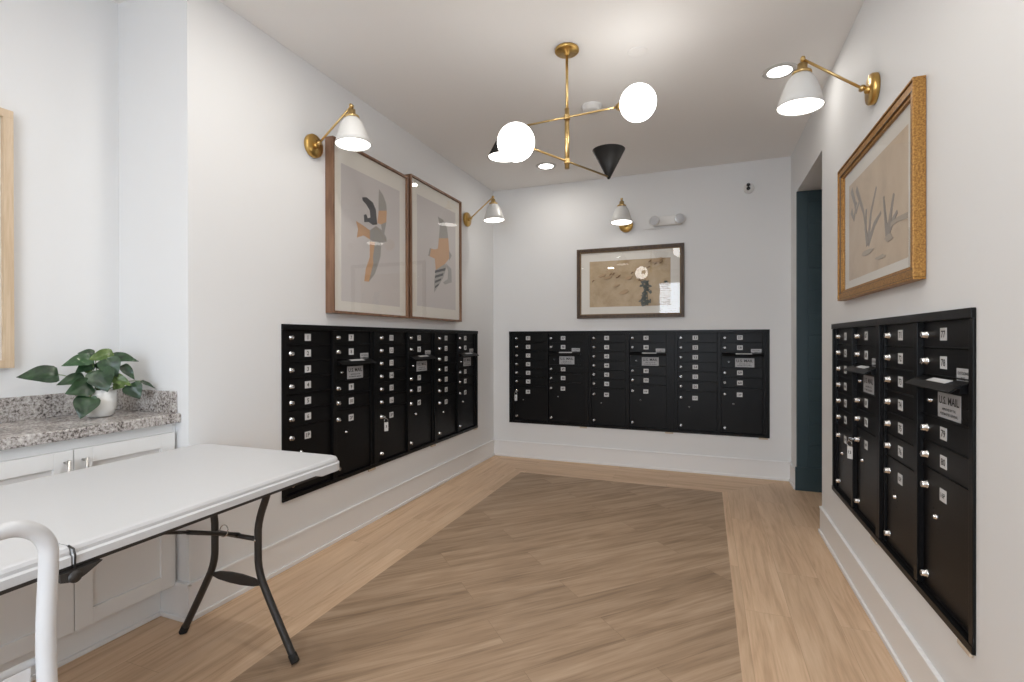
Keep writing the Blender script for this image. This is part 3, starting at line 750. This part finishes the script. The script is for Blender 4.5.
cabinet(.738, 1.482, 'white shaker base cabinet under the counter end by the potted plant')
cabinet(-.008, .736, 'white shaker base cabinet behind the white folding table, left of the plant cabinet')
b = nbm(); box(b, (XA+.002, 1.4835, .145), (XF, YA-.001, .845)); o = obj('filler_strip', b, cabp); o.name = 'trim_1'; o['kind'] = 'structure'
t = thing('countertop', 'speckled grey granite countertop with backsplash over the white cabinets', 'countertop', (XA, 0, .846))
b = nbm(); box(b, (.001, -.02, 0), (.410, YA-.001, .040), 0, .006); obj('slab', b, granite, t)
b = nbm(); box(b, (.001, -.02, .0402), (.020, YA-.020, .134), 0, .002); box(b, (.001, YA-.020, .0402), (.385, YA-.001, .134), 0, .002); obj('backsplash', b, granite, t)

# ---------------------------------------------------------------- potted pothos
PC = Vector((-2.318, 1.305, .8865))
t = thing('potted_plant', 'leafy green pothos in a white ceramic pot on the granite counter', 'plant', PC)
PR, PH = .054, .112
b = nbm(); lathe(b, [(0, .001), (PR*.62, .001), (PR*.80, .008), (PR*.97, .034), (PR, .06), (PR, PH), (PR-.004, PH), (PR-.004, PH-.014), (0, PH-.014)], (0, 0, 0), (0, 0, 1), 40); obj('pot', b, potm, t)
b = nbm(); lathe(b, [(PR-.0042, PH-.013), (PR*.5, PH-.008), (0, PH-.006)], (0, 0, 0), (0, 0, 1), 24); obj('soil', b, soil, t)
# frame facing the room: R along the counter front, U up, N towards the room
N_ = Vector((.88, -.475, 0)).normalized(); Rr = Vector((-N_.y, N_.x, 0)); 
def leaf(base, tip, wid, face, m, curl=.18, fold=.22):
    """heart-shaped blade from base to tip; face = direction its upper side looks"""
    base, tip = Vector(base), Vector(tip); ax = tip-base; L = ax.length; ax.normalize()
    n = Vector(face); n = (n-ax*n.dot(ax)).normalized(); s = ax.cross(n)
    b = nbm(); rows = []
    NU, NV = 12, 6
    for i in range(NU+1):
        u = i/NU
        hw = (math.sin(PI*min(1, u**.62))**.85)*(1-.35*u)*1.13*wid/2 if 0 < u < 1 else 0
        back = -.10*L*math.exp(-((u-.12)/.10)**2)
        row = []
        for j in range(-NV//2, NV//2+1):
            q = j/(NV/2)
            p = base+ax*(u*L+back*abs(q))+s*hw*q+n*(fold*abs(q)*hw-curl*L*(u-.35)**2+.02*L*math.sin(u*9+j))
            row.append(b.verts.new(p))
        rows.append(row)
    for a, c in zip(rows, rows[1:]):
        for j in range(len(a)-1):
            f = b.faces.new((a[j], a[j+1], c[j+1], c[j])); f.smooth = True
    bmesh.ops.remove_doubles(b, verts=b.verts[:], dist=1e-5)
    return b
def P3(px, pz, n):  # px, pz in units measured from the pot axis
    return Rr*(px*.000462)+Vector((0, 0, (pz)*.000585))+N_*n
LV = [  # base, tip (view units from pot base), width, depth base, depth tip, facing, material
 ((280, 215), (35, 212), 115, .02, .05, (.2, -.4, .75), leafd), ((450, 240), (272, 275), 80, .02, .05, (.3, -.2, .8), leafd),
 ((500, 110), (303, 150), 80, .02, .05, (.3, 0, .8), leafv), ((650, 85), (470, 115), 85, .0, .03, (.35, 0, .8), leafl),
 ((640, 100), (830, 132), 70, .0, .02, (.2, .1, .9), leafd), ((495, 290), (330, 335), 112, .05, .085, (.9, -.3, .3), leafd),
 ((485, 370), (420, 502), 120, .07, .105, (.9, -.4, .35), leafd), ((480, 400), (545, 425), 80, .07, .08, (.9, -.3, .3), leafv),
 ((545, 190), (600, 338), 140, .04, .085, (.9, -.5, .4), leafd), ((600, 115), (670, 240), 110, .03, .06, (.8, -.2, .5), leafd),
 ((630, 235), (775, 305), 62, .04, .07, (.5, -.4, .75), leafl), ((712, 165), (800, 268), 55, .01, .03, (.7, .2, .5), leafd),
 ((765, 300), (832, 407), 100, .03, .055, (.9, -.3, .35), leafd), ((850, 285), (957, 338), 26, .0, .01, (.2, .1, .9), leafd),
 ((520, 85), (405, 72), 60, -.03, -.02, (.3, 0, .9), leafd), ((500, 150), (390, 205), 70, .0, .03, (.6, -.2, .7), leafd),
 ((560, 130), (640, 200), 90, -.02, .0, (.8, -.1, .6), leafd), ((700, 290), (640, 330), 60, .03, .05, (.8, -.2, .6), leafl),
 ((500, 200), (440, 160), 60, -.03, -.04, (.5, 0, .8), leafl), ((450, 130), (520, 180), 70, -.01, .02, (.7, -.2, .6), leafd)]
def PP(p, n): return P3(p[0]-556, 522-p[1], n)
for bs, tp, wd, n0, n1, fc, m_ in LV:
    fcv = N_*(fc[0]+.75)+Rr*fc[1]+Vector((0, 0, fc[2]*.75))
    B0, T0 = PP(bs, n0), PP(tp, n1)
    lf = obj('leaf', leaf(B0, T0, wd*.00070, fcv, m_), m_, t)
    b = nbm(); root = Vector((random.uniform(-.02, .02), random.uniform(-.02, .02), PH-.012))
    mid = root*.45+B0*.55+Vector((0, 0, .03)); pts = []
    for k in range(7):
        q = k/6; pts.append(root*(1-q)**2+mid*2*q*(1-q)+B0*q*q)
    tube(b, pts, .0018, 6); obj('stem', b, stemm, lf)

# ---------------------------------------------------------------- folding table
TX, TY, TZ = -1.665, .660, .75
t = thing('folding_table', 'long white plastic folding table with charcoal legs beside the counter', 'table', (TX, TY, 0), math.radians(-1.6*-1))
TW, TL = .755, .918     # width, half length
def slab(y0, y1, rnd0, rnd1):
    """half tabletop: rounded rectangle with a stepped skirt"""
    def outline(off, z):
        w2 = TW/2-off; a, c = y0+(off if rnd0 else 0), y1-(off if rnd1 else 0); pts = []
        for (cx, cy, a0, rr, on) in ((w2, c, 0, .055-off*.7, rnd1), (-w2, c, PI/2, .055-off*.7, rnd1), (-w2, a, PI, .055-off*.7, rnd0), (w2, a, 1.5*PI, .055-off*.7, rnd0)):
            if not on: rr = .002
            ox = cx-math.copysign(rr, cx); oy = cy-rr if cy == c else cy+rr
            for k in range(9):
                q = a0+PI/2*k/8; pts.append((ox+rr*math.cos(q), oy+rr*math.sin(q), z))
        q = []
        for i, p in enumerate(pts):       # the skirt hangs lower round the outer corners
            nx = pts[(i+1) % len(pts)]; q.append(p)
            if abs(p[1]-nx[1]) > .3:
                sg = 1 if nx[1] > p[1] else -1
                for yy in sorted((a+.16, a+.13, c-.16, c-.13), reverse=sg < 0): q.append((p[0], yy, z))
        if z < TZ-.03: q = [(x, y, z-(.010 if (rnd1 and y > c-.14) or (rnd0 and y < a+.14) else 0)) for x, y, z in q]
        return q
    b = nbm(); rings = []
    for off, z in ((.030, TZ-.032), (.018, TZ-.040), (.0, TZ-.040), (.0, TZ-.022), (.006, TZ-.018), (.006, TZ-.010), (.010, TZ-.003), (.016, TZ-.0006), (.022, TZ)):
        rings.append([b.verts.new(p) for p in outline(off, z)])
    for a, c in zip(rings, rings[1:]):
        for k in range(len(a)):
            f = b.faces.new((a[k], a[(k+1) % len(a)], c[(k+1) % len(a)], c[k]))
    b.faces.new(rings[-1]); b.faces.new(list(reversed(rings[0])))
    return b
obj('tabletop', slab(.0015, TL, False, True), plast, t); obj('tabletop', slab(-TL, -.0015, True, False), plast, t)
b = nbm()
for s in (-1, 1): box(b, (s*(TW/2-.018)-.011, -TL+.11, TZ-.052), (s*(TW/2-.018)+.011, TL-.11, TZ-.034), 0, .003)
obj('side_rail', b, legm, t)
for s in (-1, 1):
    b = nbm(); x = s*(TW/2-.006)
    poly(b, [(-.028, TZ-.050), (-.026, TZ-.068), (.0, TZ-.076), (.022, TZ-.068), (.055, TZ-.050)], -.014, .014)
    for v in b.verts: v.co = Vector((v.co.y+x, v.co.x, v.co.z))
    lathe(b, [(0, -.017), (.013, -.017), (.013, .017), (0, .017)], (x, 0, TZ-.064), (1, 0, 0), 16); obj('hinge_latch', b, legm, t)
    b = nbm(); tube(b, [(x+s*.0065, .004, TZ-.050), (x+s*.0075, .004, TZ-.020), (x+s*.004, .003, TZ-.006), (x-s*.01, .001, TZ-.0005)], .0022, 8); obj('seam_seal', b, legm, t)
# bowed leg frame at each end; coordinates along x measured from the frame centre
def smooth_path(pts, n=3):
    P_ = [Vector(p) for p in pts]
    for _ in range(n):
        Q = [P_[0]]
        for a, c in zip(P_, P_[1:]): Q += [a*.75+c*.25, a*.25+c*.75]
        P_ = Q+[c]
    return P_
def legs(yf, s):
    xo = -.0235
    for sd in (-1, 1):
        b = nbm()
        tube(b, smooth_path([(xo+sd*.178, yf, TZ-.042), (xo+sd*.162, yf, .625), (xo+sd*.112, yf, .505), (xo+sd*.111, yf, .42), (xo+sd*.112, yf, .315), (xo+sd*.165, yf, .215), (xo+sd*.285, yf, .010)], 2), .0135, 14)
        lg = obj('leg', b, legm, t)
        b = nbm(); d_ = Vector((sd*.5, 0, -.85)).normalized(); lathe(b, [(0, .012), (.0155, .010), (.0155, -.022), (.0135, -.024)], (xo+sd*.2846, yf, .0115), d_, 16)
        bmesh.ops.bisect_plane(b, geom=b.verts[:]+b.edges[:]+b.faces[:], plane_co=(0, 0, .0008), plane_no=(0, 0, -1), clear_outer=True)
        obj('foot_cap', b, mat('black_rubber', (.01, .01, .01), .7), lg)
    b = nbm(); tube(b, [(xo-.108, yf, .437), (xo+.108, yf, .437)], .009, 12)
    obj('cross_bar', b, legm, t)
    b = nbm(); tube(b, [(xo-.178, yf, TZ-.046), (xo+.178, yf, TZ-.046)], .009, 12); obj('top_bar', b, legm, t)
    b = nbm(); lathe(b, [(0, 0), (.006, 0), (.004, .003), (0, .0035)], (xo+.110, yf-.0135, .437), (0, -1, 0), 10); obj('bolt', b, chrome, t)
    b = nbm()   # bowed flat spreader plate
    pts = [(-.122, .274), (-.09, .284), (-.03, .290), (.03, .290), (.09, .284), (.122, .274), (.122, .262), (.09, .254), (.03, .249), (-.03, .249), (-.09, .254), (-.122, .262)]
    poly(b, [(xo+u, v) for u, v in pts], yf-.004, yf+.004); obj('spreader_plate', b, legm, t)
    b = nbm(); y1 = yf-s*.52
    tube(b, [(xo, yf+s*.01, .437), (xo, yf-s*.20, .522)], .0135, 12, flat=.6); tube(b, [(xo, yf-s*.17, .512), (xo, y1-s*.22, TZ-.045)], .010, 12, flat=.6); obj('folding_brace', b, legm, t)
    b = nbm(); tube(b, arc((xo, yf-s*.055, .475), .021, 0, 2*PI, 18, (1, 0, 0), (0, .2, 1)), .0022, 6); obj('locking_ring', b, chrome, t)
YL = 1.432-TY
legs(YL, 1); legs(-YL, -1)

# ---------------------------------------------------------------- white tubular chair
t = thing('metal_chair', 'white tubular framed chair at the lower left, drawn up to the table', 'chair', (-1.045, .282, 0), 0)
R_ = .0135; yw = .222; ZT = .895
b = nbm()
pts = [(.06, yw-.01, .012), (.045, yw-.008, .30), (.02, yw-.004, .52), (.004, yw-.001, .68), (.0, yw+.002, .74), (-.003, yw+.006, .79), (-.004, yw+.008, ZT-.060)]
pts += [tuple(p) for p in arc((-.004, yw+.008-.060, ZT-.060), .060, 0, PI/2, 8, (0, 1, 0), (0, 0, 1))][1:]
mir = [(x, -y_, z_) for x, y_, z_ in reversed(pts)]
tube(b, smooth_path(pts+mir, 2), R_, 18)
obj('back_frame', b, tubew, t)
b = nbm(); box(b, (-.010, -yw+.018, .46), (.000, yw-.018, .658), 0, .003); tube(b, [(-.005, -yw+.012, .662), (-.005, yw-.012, .662)], .0065, 10)
obj('back_panel', b, tubew, t)
b = nbm(); box(b, (-.42, -yw+.012, .435), (-.02, yw-.012, .455), 0, .009); obj('seat', b, tubew, t)
for s in (-1, 1):
    b = nbm(); tube(b, [(.012, s*(yw-.026), .60), (-.10, s*(yw-.026), .435), (-.43, s*(yw-.026), .012)], R_*.9, 14); obj('front_leg', b, tubew, t)
b = nbm(); tube(b, [(.045, -yw+.01, .18), (.045, yw-.01, .18)], .008, 10); tube(b, [(-.35, -yw+.026, .115), (-.35, yw-.026, .115)], .008, 10); obj('stretcher', b, tubew, t)
